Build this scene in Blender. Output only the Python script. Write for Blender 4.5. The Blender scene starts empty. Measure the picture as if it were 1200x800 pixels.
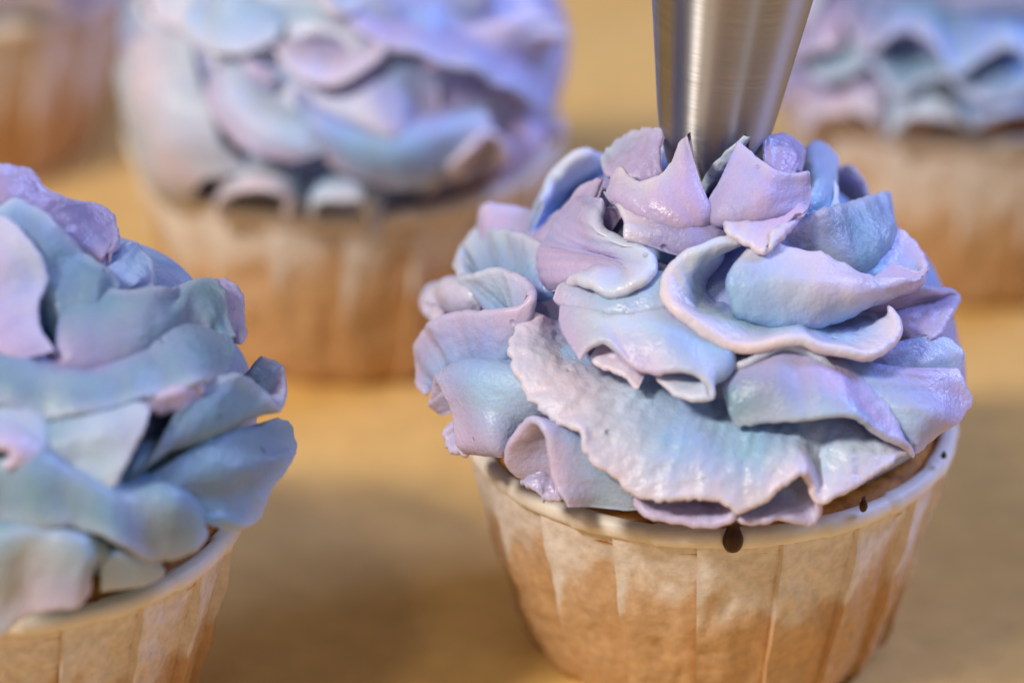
import bpy, math, random
import numpy as np
from mathutils import Vector, noise

rnd = random.Random(11)
rng = np.random.default_rng(5)
S = bpy.context.scene
COL = S.collection

# ------------------------------------------------------------------ camera
W = 0.065                      # diameter of a paper cup at its rim, metres
H = 0.50 * W                   # height of a paper cup
PITCH = math.radians(26.0)
FPX = 6000.0                   # focal length in photograph pixels (1200 wide)
D1 = FPX / 576.0 * W           # distance to the rim of the nearest sharp cupcake
FWD = np.array([0, math.cos(PITCH), -math.sin(PITCH)])
UP = np.array([0, math.sin(PITCH), math.cos(PITCH)])
RT = np.array([1.0, 0, 0])


def ray(px, py):
    return FWD + (px - 600) / FPX * RT - (py - 400) / FPX * UP


CAM = np.array([0, 0, H]) - D1 * ray(832, 489)
cd = bpy.data.cameras.new('camera')
cam = bpy.data.objects.new('camera', cd)
COL.objects.link(cam)
cam.location = CAM
cam.rotation_euler = (math.pi / 2 - PITCH, 0, 0)
cd.sensor_width = 36
cd.lens = 36 * FPX / 1200
cd.clip_start = 0.01
cd.clip_end = 50
cd.dof.use_dof = True
cd.dof.focus_distance = D1 - 0.44 * W
cd.dof.aperture_fstop = 8.5
S.camera = cam

# ------------------------------------------------------------------ light
world = bpy.data.worlds.new('World')
S.world = world
world.use_nodes = True
wb = world.node_tree.nodes['Background']
wb.inputs[0].default_value = (0.90, 0.86, 0.92, 1)
wb.inputs[1].default_value = 0.15


def area(name, az, el, dist, size, watts, colr, target=(0, 0.0, 0.05), size_y=None):
    """az measured from the camera side, positive to the right."""
    ld = bpy.data.lights.new(name, 'AREA')
    ld.energy = watts
    ld.color = colr
    ld.size = size
    if size_y:
        ld.shape = 'RECTANGLE'
        ld.size_y = size_y
    o = bpy.data.objects.new(name, ld)
    COL.objects.link(o)
    a, e = math.radians(az), math.radians(el)
    v = Vector((math.sin(a) * math.cos(e), -math.cos(a) * math.cos(e), math.sin(e)))
    o.location = Vector(target) + v * dist
    o.rotation_euler = v.to_track_quat('Z', 'Y').to_euler()
    return o


area('ceiling_lamp', -50, 43, 1.6, 0.20, 21, (1.0, 0.95, 0.90))
area('ceiling_lamp', -28, 52, 1.7, 0.16, 4.0, (1.0, 0.90, 0.78))
area('window_and_added_light', 112, 40, 1.5, 0.6, 22, (0.30, 0.42, 1.0), size_y=0.5)
area('window_and_added_light', 32, 28, 1.6, 0.18, 1.8, (0.60, 0.82, 1.0), size_y=0.7)  # added weak cool strip, makes the bluish streak on the steel tip

S.view_settings.view_transform = 'Standard'
S.view_settings.look = 'None'
S.view_settings.exposure = 0.0
S.view_settings.gamma = 1.0
S.cycles.use_denoising = True
S.cycles.max_bounces = 8


# ------------------------------------------------------------------ materials
def new_mat(name):
    m = bpy.data.materials.new(name)
    m.use_nodes = True
    nt = m.node_tree
    return m, nt, nt.nodes['Principled BSDF']


def nd(nt, kind, **kw):
    n = nt.nodes.new(kind)
    for k, v in kw.items():
        setattr(n, k, v)
    return n


def ramp(nt, stops):
    r = nd(nt, 'ShaderNodeValToRGB')
    e = r.color_ramp.elements
    e[0].position, e[0].color = stops[0][0], (*stops[0][1], 1)
    e[1].position, e[1].color = stops[-1][0], (*stops[-1][1], 1)
    for p, c in stops[1:-1]:
        x = e.new(p)
        x.color = (*c, 1)
    return r


def noise_node(nt, vec, scale, detail=3, rough=0.5):
    n = nd(nt, 'ShaderNodeTexNoise')
    n.inputs['Scale'].default_value = scale
    n.inputs['Detail'].default_value = detail
    n.inputs['Roughness'].default_value = rough
    nt.links.new(vec, n.inputs['Vector'])
    return n


def make_frosting():
    m, nt, b = new_mat('buttercream')
    L = nt.links.new
    tc = nd(nt, 'ShaderNodeTexCoord')
    at = nd(nt, 'ShaderNodeAttribute', attribute_name='pigment')
    hs = nd(nt, 'ShaderNodeHueSaturation')
    n0 = noise_node(nt, tc.outputs['Object'], 160, 3)
    mr = nd(nt, 'ShaderNodeMapRange')
    mr.inputs[1].default_value, mr.inputs[2].default_value = 0.3, 0.7
    mr.inputs[3].default_value, mr.inputs[4].default_value = 0.48, 0.52
    L(n0.outputs[0], mr.inputs[0])
    L(mr.outputs[0], hs.inputs['Hue'])
    hs.inputs['Saturation'].default_value = 1.0
    L(at.outputs['Color'], hs.inputs['Color'])
    L(hs.outputs[0], b.inputs['Base Color'])
    nr = noise_node(nt, tc.outputs['Object'], 95, 2)
    mrr = nd(nt, 'ShaderNodeMapRange')
    mrr.inputs[1].default_value, mrr.inputs[2].default_value = 0.38, 0.64
    mrr.inputs[3].default_value, mrr.inputs[4].default_value = 0.26, 0.48
    L(nr.outputs[0], mrr.inputs[0])
    L(mrr.outputs[0], b.inputs['Roughness'])
    b.inputs['Specular IOR Level'].default_value = 0.42
    b.inputs['Subsurface Weight'].default_value = 0.40
    b.inputs['Subsurface Radius'].default_value = (1.0, 0.75, 0.8)
    b.inputs['Subsurface Scale'].default_value = 0.0016
    # whipped grain
    n1 = noise_node(nt, tc.outputs['Object'], 1500, 2, 0.6)
    n2 = noise_node(nt, tc.outputs['Object'], 420, 2, 0.5)
    b1 = nd(nt, 'ShaderNodeBump')
    b1.inputs['Strength'].default_value = 0.5
    b1.inputs['Distance'].default_value = 0.00034
    L(n1.outputs[0], b1.inputs['Height'])
    b2 = nd(nt, 'ShaderNodeBump')
    b2.inputs['Strength'].default_value = 0.25
    b2.inputs['Distance'].default_value = 0.0004
    L(n2.outputs[0], b2.inputs['Height'])
    L(b1.outputs[0], b2.inputs['Normal'])
    # scattered air bubbles
    v = nd(nt, 'ShaderNodeTexVoronoi')
    v.inputs['Scale'].default_value = 420
    L(tc.outputs['Object'], v.inputs['Vector'])
    sep = nd(nt, 'ShaderNodeSeparateColor')
    L(v.outputs['Color'], sep.inputs[0])
    g = nd(nt, 'ShaderNodeMath', operation='LESS_THAN')
    L(sep.outputs[0], g.inputs[0])
    g.inputs[1].default_value = 0.07
    ms = nd(nt, 'ShaderNodeMapRange', interpolation_type='SMOOTHSTEP')
    L(v.outputs['Distance'], ms.inputs[0])
    ms.inputs[1].default_value, ms.inputs[2].default_value = 0.0, 0.24
    ms.inputs[3].default_value, ms.inputs[4].default_value = 1.0, 0.0
    mu = nd(nt, 'ShaderNodeMath', operation='MULTIPLY')
    L(g.outputs[0], mu.inputs[0])
    L(ms.outputs[0], mu.inputs[1])
    b3 = nd(nt, 'ShaderNodeBump', invert=True)
    b3.inputs['Strength'].default_value = 1.0
    b3.inputs['Distance'].default_value = 0.0005
    L(mu.outputs[0], b3.inputs['Height'])
    L(b2.outputs[0], b3.inputs['Normal'])
    L(b3.outputs[0], b.inputs['Normal'])
    return m


def make_paper():
    m, nt, b = new_mat('greased_paper')
    L = nt.links.new
    tc = nd(nt, 'ShaderNodeTexCoord')
    at = nd(nt, 'ShaderNodeAttribute', attribute_name='soak')
    n1 = noise_node(nt, tc.outputs['Object'], 170, 4, 0.65)
    n2 = noise_node(nt, tc.outputs['Object'], 700, 3, 0.6)
    ad = nd(nt, 'ShaderNodeMath', operation='MULTIPLY_ADD')
    L(n1.outputs[0], ad.inputs[0])
    ad.inputs[1].default_value = 0.44
    L(at.outputs['Fac'], ad.inputs[2])
    r = ramp(nt, [(0.48, (0.82, 0.72, 0.63)), (0.60, (0.76, 0.60, 0.46)),
                  (0.73, (0.66, 0.43, 0.25)), (1.0, (0.62, 0.375, 0.18))])
    L(ad.outputs[0], r.inputs[0])
    mx = nd(nt, 'ShaderNodeMix', data_type='RGBA', blend_type='MULTIPLY')
    mx.inputs[0].default_value = 0.55
    r2 = ramp(nt, [(0.30, (0.62, 0.60, 0.58)), (0.65, (1.05, 1.05, 1.05))])
    L(n2.outputs[0], r2.inputs[0])
    L(r.outputs[0], mx.inputs[6])
    L(r2.outputs[0], mx.inputs[7])
    L(mx.outputs[2], b.inputs['Base Color'])
    b.inputs['Roughness'].default_value = 0.55
    b.inputs['Specular IOR Level'].default_value = 0.35
    bp = nd(nt, 'ShaderNodeBump')
    bp.inputs['Strength'].default_value = 0.5
    bp.inputs['Distance'].default_value = 0.0003
    L(n2.outputs[0], bp.inputs['Height'])
    L(bp.outputs[0], b.inputs['Normal'])
    return m


def make_rim():
    m, nt, b = new_mat('rolled_paper')
    L = nt.links.new
    tc = nd(nt, 'ShaderNodeTexCoord')
    n1 = noise_node(nt, tc.outputs['Object'], 240, 3)
    r = ramp(nt, [(0.3, (0.77, 0.66, 0.53)), (0.7, (0.86, 0.78, 0.67))])
    L(n1.outputs[0], r.inputs[0])
    L(r.outputs[0], b.inputs['Base Color'])
    b.inputs['Roughness'].default_value = 0.5
    b.inputs['Subsurface Weight'].default_value = 0.15
    b.inputs['Subsurface Scale'].default_value = 0.001
    bp = nd(nt, 'ShaderNodeBump')
    bp.inputs['Strength'].default_value = 0.35
    bp.inputs['Distance'].default_value = 0.0003
    n2 = noise_node(nt, tc.outputs['Object'], 900, 3)
    L(n2.outputs[0], bp.inputs['Height'])
    L(bp.outputs[0], b.inputs['Normal'])
    return m


def make_cake():
    m, nt, b = new_mat('sponge_crust')
    L = nt.links.new
    tc = nd(nt, 'ShaderNodeTexCoord')
    n1 = noise_node(nt, tc.outputs['Object'], 420, 4, 0.65)
    r = ramp(nt, [(0.3, (0.24, 0.075, 0.010)), (0.55, (0.58, 0.22, 0.032)), (0.75, (0.76, 0.38, 0.09))])
    L(n1.outputs[0], r.inputs[0])
    L(r.outputs[0], b.inputs['Base Color'])
    b.inputs['Roughness'].default_value = 0.55
    b.inputs['Specular IOR Level'].default_value = 0.2
    bp = nd(nt, 'ShaderNodeBump')
    bp.inputs['Strength'].default_value = 0.8
    bp.inputs['Distance'].default_value = 0.0006
    L(n1.outputs[0], bp.inputs['Height'])
    L(bp.outputs[0], b.inputs['Normal'])
    return m


def make_syrup():
    m, nt, b = new_mat('dark_syrup')
    b.inputs['Base Color'].default_value = (0.045, 0.012, 0.004, 1)
    b.inputs['Roughness'].default_value = 0.28
    b.inputs['Specular IOR Level'].default_value = 0.3
    return m


def make_steel():
    m, nt, b = new_mat('brushed_steel')
    L = nt.links.new
    tc = nd(nt, 'ShaderNodeTexCoord')
    mp = nd(nt, 'ShaderNodeMapping')
    mp.inputs['Scale'].default_value = (60, 60, 5200)
    L(tc.outputs['Object'], mp.inputs[0])
    n1 = noise_node(nt, mp.outputs[0], 1.0, 3, 0.6)
    n2 = noise_node(nt, tc.outputs['Object'], 900, 2)
    b.inputs['Base Color'].default_value = (0.47, 0.45, 0.43, 1)
    b.inputs['Metallic'].default_value = 1.0
    r = ramp(nt, [(0.3, (0.34, 0.34, 0.34)), (0.7, (0.44, 0.44, 0.44))])
    L(n1.outputs[0], r.inputs[0])
    L(r.outputs[0], b.inputs['Roughness'])
    b.inputs['Anisotropic'].default_value = 1.0
    b.inputs['Anisotropic Rotation'].default_value = 0.25
    tg = nd(nt, 'ShaderNodeTangent', direction_type='RADIAL', axis='Z')
    L(tg.outputs[0], b.inputs['Tangent'])
    bp = nd(nt, 'ShaderNodeBump')
    bp.inputs['Strength'].default_value = 0.18
    bp.inputs['Distance'].default_value = 0.0001
    L(n1.outputs[0], bp.inputs['Height'])
    L(bp.outputs[0], b.inputs['Normal'])
    return m


def make_table():
    m, nt, b = new_mat('brown_baking_paper')
    L = nt.links.new
    tc = nd(nt, 'ShaderNodeTexCoord')
    n1 = noise_node(nt, tc.outputs['Object'], 9, 3)
    n2 = noise_node(nt, tc.outputs['Object'], 160, 4, 0.6)
    r = ramp(nt, [(0.3, (0.69, 0.390, 0.100)), (0.7, (0.81, 0.52, 0.172))])
    L(n1.outputs[0], r.inputs[0])
    mx = nd(nt, 'ShaderNodeMix', data_type='RGBA', blend_type='MULTIPLY')
    mx.inputs[0].default_value = 0.5
    r2 = ramp(nt, [(0.3, (0.74, 0.72, 0.70)), (0.65, (1.04, 1.04, 1.04))])
    L(n2.outputs[0], r2.inputs[0])
    L(r.outputs[0], mx.inputs[6])
    L(r2.outputs[0], mx.inputs[7])
    L(mx.outputs[2], b.inputs['Base Color'])
    b.inputs['Roughness'].default_value = 0.5
    b.inputs['Specular IOR Level'].default_value = 0.4
    bp = nd(nt, 'ShaderNodeBump')
    bp.inputs['Strength'].default_value = 0.3
    bp.inputs['Distance'].default_value = 0.001
    L(n2.outputs[0], bp.inputs['Height'])
    L(bp.outputs[0], b.inputs['Normal'])
    return m


M_FROST, M_PAPER, M_RIM, M_CAKE = make_frosting(), make_paper(), make_rim(), make_cake()
M_SYRUP, M_STEEL, M_TABLE = make_syrup(), make_steel(), make_table()


# ------------------------------------------------------------------ mesh helpers
def mesh_obj(name, verts, faces, mat, parent=None, smooth=True, attrs=None):
    me = bpy.data.meshes.new(name)
    verts = np.asarray(verts, dtype=np.float32)
    me.from_pydata(verts.tolist(), [], faces if isinstance(faces, list) else faces.tolist())
    me.materials.append(mat)
    if smooth:
        me.polygons.foreach_set('use_smooth', [True] * len(me.polygons))
    for k, v in (attrs or {}).items():
        v = np.asarray(v, dtype=np.float32)
        if v.ndim == 2:
            a = me.color_attributes.new(k, 'FLOAT_COLOR', 'POINT')
            a.data.foreach_set('color', np.concatenate([v, np.ones((len(v), 1), np.float32)], 1).ravel())
        else:
            a = me.attributes.new(k, 'FLOAT', 'POINT')
            a.data.foreach_set('value', v)
    me.update()
    o = bpy.data.objects.new(name, me)
    COL.objects.link(o)
    if parent:
        o.parent = parent
    return o


def grid_faces(nu, nv, closed_u=False, off=0):
    """vertex index = i*nv + j"""
    f = []
    for i in range(nu if closed_u else nu - 1):
        i2 = (i + 1) % nu
        for j in range(nv - 1):
            f.append((off + i * nv + j, off + i2 * nv + j, off + i2 * nv + j + 1, off + i * nv + j + 1))
    return f


def catmull(P, t):
    """P (n,k) points, parameters by chord length (centripetal), t in 0..1"""
    P = np.asarray(P, float)
    n = len(P)
    if n == 1:
        return np.repeat(P, len(t), 0)
    d = np.linalg.norm(np.diff(P[:, :3], axis=0), axis=1) ** 0.75 + 1e-7
    k = np.concatenate([[0], np.cumsum(d)])
    k /= k[-1]
    # finite-difference tangents on a nonuniform knot vector
    m = np.zeros_like(P)
    for i in range(n):
        if i == 0:
            m[i] = (P[1] - P[0]) / (k[1] - k[0])
        elif i == n - 1:
            m[i] = (P[-1] - P[-2]) / (k[-1] - k[-2])
        else:
            h0, h1 = k[i] - k[i - 1], k[i + 1] - k[i]
            s0, s1 = (P[i] - P[i - 1]) / h0, (P[i + 1] - P[i]) / h1
            m[i] = (s0 * h1 + s1 * h0) / (h0 + h1)
    idx = np.clip(np.searchsorted(k, t, side='right') - 1, 0, n - 2)
    h = (k[idx + 1] - k[idx])[:, None]
    s = ((t - k[idx])[:, None]) / h
    p0, p1, m0, m1 = P[idx], P[idx + 1], m[idx] * h, m[idx + 1] * h
    return ((2 * s**3 - 3 * s**2 + 1) * p0 + (s**3 - 2 * s**2 + s) * m0
            + (-2 * s**3 + 3 * s**2) * p1 + (s**3 - s**2) * m1)


def fbm(P, scale, seed):
    o = Vector((seed * 3.17, seed * 1.31, seed * 7.7))
    return np.array([noise.noise(Vector(p) * scale + o) for p in P])


PIG = {
    'L': (0.510, 0.430, 0.655),   # lavender
    'V': (0.385, 0.325, 0.530),   # deeper violet
    'A': (0.350, 0.490, 0.700),   # aqua
    'B': (0.330, 0.460, 0.720),   # blue
    'P': (0.670, 0.595, 0.690),   # pinkish cream
    'C': (0.740, 0.625, 0.620),   # warm cream
    'W': (0.560, 0.640, 0.770),   # pale blue white
    'T': (0.190, 0.300, 0.400),   # teal grey
    'D': (0.200, 0.310, 0.560),   # deep blue, part pigment, part shade painted into the hollows
    'S': (0.450, 0.540, 0.650),   # silver blue
    'G': (0.270, 0.375, 0.495),   # grey teal
}


class Mound:
    """frosting heap on one cupcake; turns photograph points into places on its skin"""

    def __init__(self, centre, profile):
        self.c = np.array(centre)          # centre of the rim, world
        self.z = np.array([p[0] for p in profile]) * W
        self.r = np.array([p[1] for p in profile]) * W

    def R(self, z):
        return np.interp(z, self.z, self.r)

    def hit(self, px, py, o):
        o = o * 0.01 * W
        d = ray(px, py)
        s = np.dot(self.c - CAM, FWD)
        ts = np.linspace(s - 0.9 * W, s + 0.7 * W, 700)
        P = CAM[None] + ts[:, None] * d[None] - self.c[None]
        f = np.hypot(P[:, 0], P[:, 1]) - (self.R(P[:, 2]) + o)
        neg = np.nonzero(f < 0)[0]
        i = neg[0] if len(neg) else int(np.argmin(f))
        return P[i] + np.array([0, 0, H])   # local to the cupcake, whose origin is on the table


def rim_centre(px, py):
    d = ray(px, py)
    t = (H - CAM[2]) / d[2]
    return CAM + t * d


def sheet(name, rails, cols, parent, thick=(4.2, 2.3), rough=0.0, seed=0, res=1.0, bump=0.6, ends=0.25, wave=0.5, streak=1.0):
    """a folded ribbon of frosting: rails run root -> lip, each a list of local points.
    cols: one string of pigment letters per rail. thick in % of W at root and lip."""
    lipP = catmull(rails[-1], np.linspace(0, 1, 40))
    L = np.linalg.norm(np.diff(lipP, axis=0), axis=1).sum()
    nu = int(np.clip(L / W * 110 * res, 24, 190))
    nv = max(8, int(26 * res))
    u = np.linspace(0, 1, nu)
    v = np.linspace(0, 1, nv)
    Rl = np.stack([catmull(r, u) for r in rails])           # (k,nu,3)
    Cl = []
    for c in cols:
        c = c if len(c) > 1 else c * 2
        cc = np.array([PIG[ch] for ch in c])
        x = np.linspace(0, 1, len(cc))
        Cl.append(np.stack([np.interp(u, x, cc[:, a]) for a in range(3)], 1))
    Cl = np.stack(Cl)
    G = np.zeros((nu, nv, 3))
    CG = np.zeros((nu, nv, 3))
    xk = np.linspace(0, 1, len(cols))
    for i in range(nu):
        G[i] = catmull(Rl[:, i], v)
        for a in range(3):
            CG[i, :, a] = np.interp(v, xk, Cl[:, i, a])
    # uneven whipped surface
    flat = G.reshape(-1, 3)
    du = np.gradient(G, axis=0)
    dv = np.gradient(G, axis=1)
    N = np.cross(du, dv)
    N /= np.linalg.norm(N, axis=2, keepdims=True) + 1e-12
    for _ in range(2):
        N[1:-1] = (N[:-2] + 2 * N[1:-1] + N[2:]) / 4
        N[:, 1:-1] = (N[:, :-2] + 2 * N[:, 1:-1] + N[:, 2:]) / 4
    N /= np.linalg.norm(N, axis=2, keepdims=True) + 1e-12
    n1 = fbm(flat, 260, seed).reshape(nu, nv)
    n2 = fbm(flat, 900, seed + 9).reshape(nu, nv)
    G = G + N * ((0.007 * bump * n1 + (0.002 + 0.0035 * rough) * n2) * W)[:, :, None]
    # streaks drawn from root to lip by the teeth of the tip, and slow waves across the ribbon
    uu, vv = np.meshgrid(u * L / W, v, indexing='ij')
    st = np.array([noise.noise(Vector((a * 34 + seed * 5.1, b * 1.6, seed))) for a, b in zip(uu.ravel(), vv.ravel())]).reshape(nu, nv)
    s2 = np.array([noise.noise(Vector((a * 9 + seed * 3.3, b * 1.1, seed + 40))) for a, b in zip(uu.ravel(), vv.ravel())]).reshape(nu, nv)
    fade = np.sqrt(np.clip(np.minimum(uu / uu.max(), 1 - uu / uu.max()) * 8, 0, 1))
    G = G + N * ((0.0028 * streak * st + wave * 0.034 * s2 * (0.25 + vv) * fade) * W)[:, :, None]
    tint = np.clip(0.5 + 0.9 * s2 + 0.6 * streak * st, 0, 1)[:, :, None] - 0.5
    CG = CG * (1 + tint * np.array([0.17, 0.0, -0.08]))
    pale = np.clip((vv - 0.86) / 0.14, 0, 1)[:, :, None] * 0.30
    CG = CG * (1 - pale) + np.array([0.70, 0.66, 0.77]) * pale
    # frayed lip
    lip = flat.reshape(nu, nv, 3)[:, -1]
    out = dv[:, -1] / (np.linalg.norm(dv[:, -1], axis=1, keepdims=True) + 1e-12)
    j = fbm(lip, 700, seed + 21) * 0.7 + fbm(lip, 1700, seed + 33) * 0.5
    wv = np.clip((v - 0.7) / 0.3, 0, 1) ** 2
    G = G + out[:, None, :] * (wv[None, :, None] * (j * (0.004 + 0.011 * rough) * W)[:, None, None])
    # thickness
    t = (thick[0] + (thick[1] - thick[0]) * np.sqrt(v)) * 0.01 * W
    e = np.minimum(u, 1 - u) / 0.10
    e = ends + (1 - ends) * np.sqrt(np.clip(e, 0, 1))
    T = t[None, :] * e[:, None]
    A = G + N * (T / 2)[:, :, None]
    Bk = G - N * (T / 2)[:, :, None]
    steps = 5
    cap = []
    for k in range(1, steps):
        a = math.pi * k / steps
        cap.append(G[:, -1] + N[:, -1] * (T[:, -1] / 2 * math.cos(a))[:, None]
                   + out * (T[:, -1] / 2 * math.sin(a))[:, None])
    full = np.concatenate([A, np.stack(cap, 1), Bk[:, ::-1]], 1)
    cf = np.concatenate([CG, np.repeat(CG[:, -1:], steps - 1, 1), CG[:, ::-1]], 1)
    m = full.shape[1]
    faces = grid_faces(nu, m)
    # close the two ends
    for i0 in (0, nu - 1):
        for q in range(m // 2 - 1):
            a, b_, c_, d_ = i0 * m + q, i0 * m + q + 1, i0 * m + m - 2 - q, i0 * m + m - 1 - q
            if len({a, b_, c_, d_}) == 4:
                faces.append((a, b_, c_, d_) if i0 else (d_, c_, b_, a))
    return mesh_obj(name, full.reshape(-1, 3), faces, M_FROST, parent,
                    attrs={'pigment': cf.reshape(-1, 3)})


def traced(mound, parent, spec, seed):
    rails = [[mound.hit(*p) for p in r] for r in spec['rails']]
    if spec.get('tuck', True):
        r0, r1 = np.array(rails[0]), np.array(rails[1])
        t = np.linspace(0, 1, 14)
        a, b = catmull(r0, t), catmull(r1, t)
        back = a - b
        ln = np.linalg.norm(back, axis=1, keepdims=True) + 1e-9
        inw = a * np.array([1, 1, 0])
        inw = -inw / (np.linalg.norm(inw, axis=1, keepdims=True) + 1e-9)
        rails = [a + back / ln * np.minimum(ln, 0.10 * W) * 0.45 + inw * 0.07 * W] + rails
        spec = dict(spec, cols=[spec['cols'][0]] + list(spec['cols']))
    th = spec.get('th', (4.2, 2.1))
    o = sheet('ruffle', rails, spec['cols'], parent, (th[0], th[1] * 0.85), spec.get('rough', 0.15),
                 seed, spec.get('res', 1.0), spec.get('bump', 0.6), spec.get('ends', 0.25), spec.get('wave', 0.5), spec.get('streak', 1.0))
    if 'label' in spec:
        o['label'] = spec['label']
    return o


def polar(mound, th, z, o):
    r = mound.R(z * W) + o * 0.01 * W
    return np.array([r * math.sin(th), -r * math.cos(th), z * W + H])


def generic(mound, parent, th0, th1, z, cols, seed, amp=5, waves=3, drop=0.12, up=True, res=0.6, rough=0.15, ob=0):
    """a wavy ribbon that hugs the heap between two bearings (0 = towards the camera)"""
    q = random.Random(seed)
    n = waves * 5 + 2
    root, mid, lip = [], [], []
    ph = q.uniform(0, 6.28)
    for i in range(n):
        t = i / (n - 1)
        a = 2 * math.pi * waves * t + ph
        th = th0 + (th1 - th0) * t
        k = 0.35 + 0.65 * math.sin(math.pi * min(max(t, 0.05), 0.95))
        da = 0.11 * math.sin(a + 1.2) * k
        dz = 0.035 * math.sin(a * 0.5 + 1) + 0.02 * math.cos(a)
        s = 1 if up else -1
        root.append(polar(mound, th, z - s * drop * 0.55, -6 + ob))
        mid.append(polar(mound, th + da * 0.5, z + dz * 0.4, ob + amp * 0.5 * math.sin(a) * k))
        lip.append(polar(mound, th + da, z + s * drop * 0.5 + dz, 3 + ob + amp * math.sin(a) * k))
    return sheet('ruffle', [root, mid, lip], cols, parent, (4.6, 2.6), rough, seed, res, 0.8)


def core(mound, parent, cols, shrink=6.0, seed=1, top=0.66, foot=5.0):
    """body of the heap under the folds"""
    nt, nz = 96, 48
    zz = np.linspace(-0.03, top, nz)
    V, C = [], []
    for i in range(nt):
        th = 2 * math.pi * i / nt
        for z in zz:
            w = 1.5 * noise.noise(Vector((math.sin(th) * 2.2, math.cos(th) * 2.2, z * 7 + seed)))
            sh = shrink + 8 * min(max((z - top + 0.22) / 0.22, 0), 1) + foot * (1 - min(max((z - 0.01) / 0.10, 0), 1))
            V.append(polar(mound, th, z, -min(sh, mound.R(z * W) / W * 60) + w))
            k = 0.5 + 0.9 * noise.noise(Vector((math.sin(th) * 1.5 + 5, math.cos(th) * 1.5, z * 4 + seed)))
            k = min(max(k, 0), 1)
            a, b = np.array(PIG[cols[0]]), np.array(PIG[cols[1]])
            C.append(a * (1 - k) + b * k)
    F = grid_faces(nt, nz, True)
    F.append([i * nz for i in range(nt)])
    F.append([i * nz + nz - 1 for i in reversed(range(nt))])
    return mesh_obj('frosting', V, F, M_FROST, parent, attrs={'pigment': np.array(C)})


# ------------------------------------------------------------------ paper cup
NP = 18
DA = 2 * math.pi / NP


def cup_r(s):
    """outer radius of the paper, s = 0 at the rim, 1 at the table"""
    return np.interp(s, [0, 0.25, 0.6, 0.85, 0.95, 1.0],
                     np.array([0.487, 0.452, 0.408, 0.372, 0.352, 0.325]) * W)


def pleat_mesh(k, dry=0.0):
    q = random.Random(100 + k)
    nu, nv = 26, 34
    wedge0 = q.uniform(0.28, 0.46)      # width of the doubled paper at the rim
    wlen = q.uniform(0.42, 0.80)
    soak0 = q.uniform(0.14, 0.36)
    slope = q.uniform(-0.16, 0.16)
    V, K = [], []
    for i in range(nu):
        for j in range(nv):
            s = j / (nv - 1)
            uu = -0.03 + 1.18 * (i - 1) / (nu - 2) if i > 0 else -0.03
            th = (uu - 0.5) * DA
            tuck = 0.0215 * W * (1 - uu) * (0.30 + min(0.7, s * 3.2))
            r = float(cup_r(s)) + tuck
            x = Vector((uu * 2.3, s * 5, k * 3.1))
            r += (0.011 * W * noise.noise(x) - 0.011 * W * abs(noise.noise(x * 2.1))) * min(1, 2.4 * s + .15) * (0.3 if uu > .9 else 1)
            wd = wedge0 * max(0.0, 1 - s / wlen)
            ed = wd - uu                                   # positive on the doubled strip
            r += 0.0035 * W * min(max(ed * 18 + 0.5, 0), 1) * (1 - s)
            if i == 0:
                r -= tuck + 0.004 * W
            r -= 0.02 * W * max(0, uu - 0.97)
            z = H * (1 - s) - 0.008 * W * (1 - s)
            V.append((r * math.sin(th), -r * math.cos(th), z))
            so = (s - soak0 - slope * (uu - 0.5)) * 1.5
            so += 0.30 * noise.noise(Vector((uu * 1.7 + s, s * 4, k * 5.7)))
            so = min(max(so * 1.15 - dry, 0), 0.55) + 0.28
            if uu < 0.0 or ed > 0:
                so -= min(max(ed * 7, 0), 1) * 0.42
            K.append(min(max(so, 0), 1))
    F = grid_faces(nu, nv)
    me = bpy.data.meshes.new('pleat')
    me.from_pydata(V, [], F)
    me.materials.append(M_PAPER)
    me.polygons.foreach_set('use_smooth', [True] * len(me.polygons))
    a = me.attributes.new('soak', 'FLOAT', 'POINT')
    a.data.foreach_set('value', K)
    sharp = me.attributes.new('sharp_edge', 'BOOLEAN', 'EDGE')
    sharp.data.foreach_set('value', [nv <= e.vertices[0] < 2 * nv and nv <= e.vertices[1] < 2 * nv for e in me.edges])
    return me


PLEATS = [pleat_mesh(k) for k in range(NP)]
DRY_PLEATS = [pleat_mesh(k + 40, 0.24) for k in range(NP)]


def rim_mesh():
    nt, nc = NP * 14, 14
    V = []
    for i in range(nt):
        th = 2 * math.pi * i / nt
        f = (i % 14) / 14
        step = 0.011 * W * (1 - f) * (0.4 + 0.6 * rnd.random() if i % 14 == 0 else 0.7)
        wob = 0.003 * W * noise.noise(Vector((math.sin(th) * 4, math.cos(th) * 4, 3)))
        for c in range(nc):
            a = 2 * math.pi * c / nc
            ca, sa = math.cos(a), math.sin(a)
            r = 0.484 * W + wob + (0.0175 * W + step * 0.6) * ca
            z = H - 0.018 * W + (0.0185 * W + step * 0.4) * math.copysign(abs(sa) ** 0.75, sa) + wob
            V.append((r * math.sin(th), -r * math.cos(th), z))
    F = []
    for i in range(nt):
        for c in range(nc):
            i2, c2 = (i + 1) % nt, (c + 1) % nc
            F.append((i * nc + c, i2 * nc + c, i2 * nc + c2, i * nc + c2))
    me = bpy.data.meshes.new('rim')
    me.from_pydata(V, [], F)
    me.materials.append(M_RIM)
    me.polygons.foreach_set('use_smooth', [True] * len(me.polygons))
    return me


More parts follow.
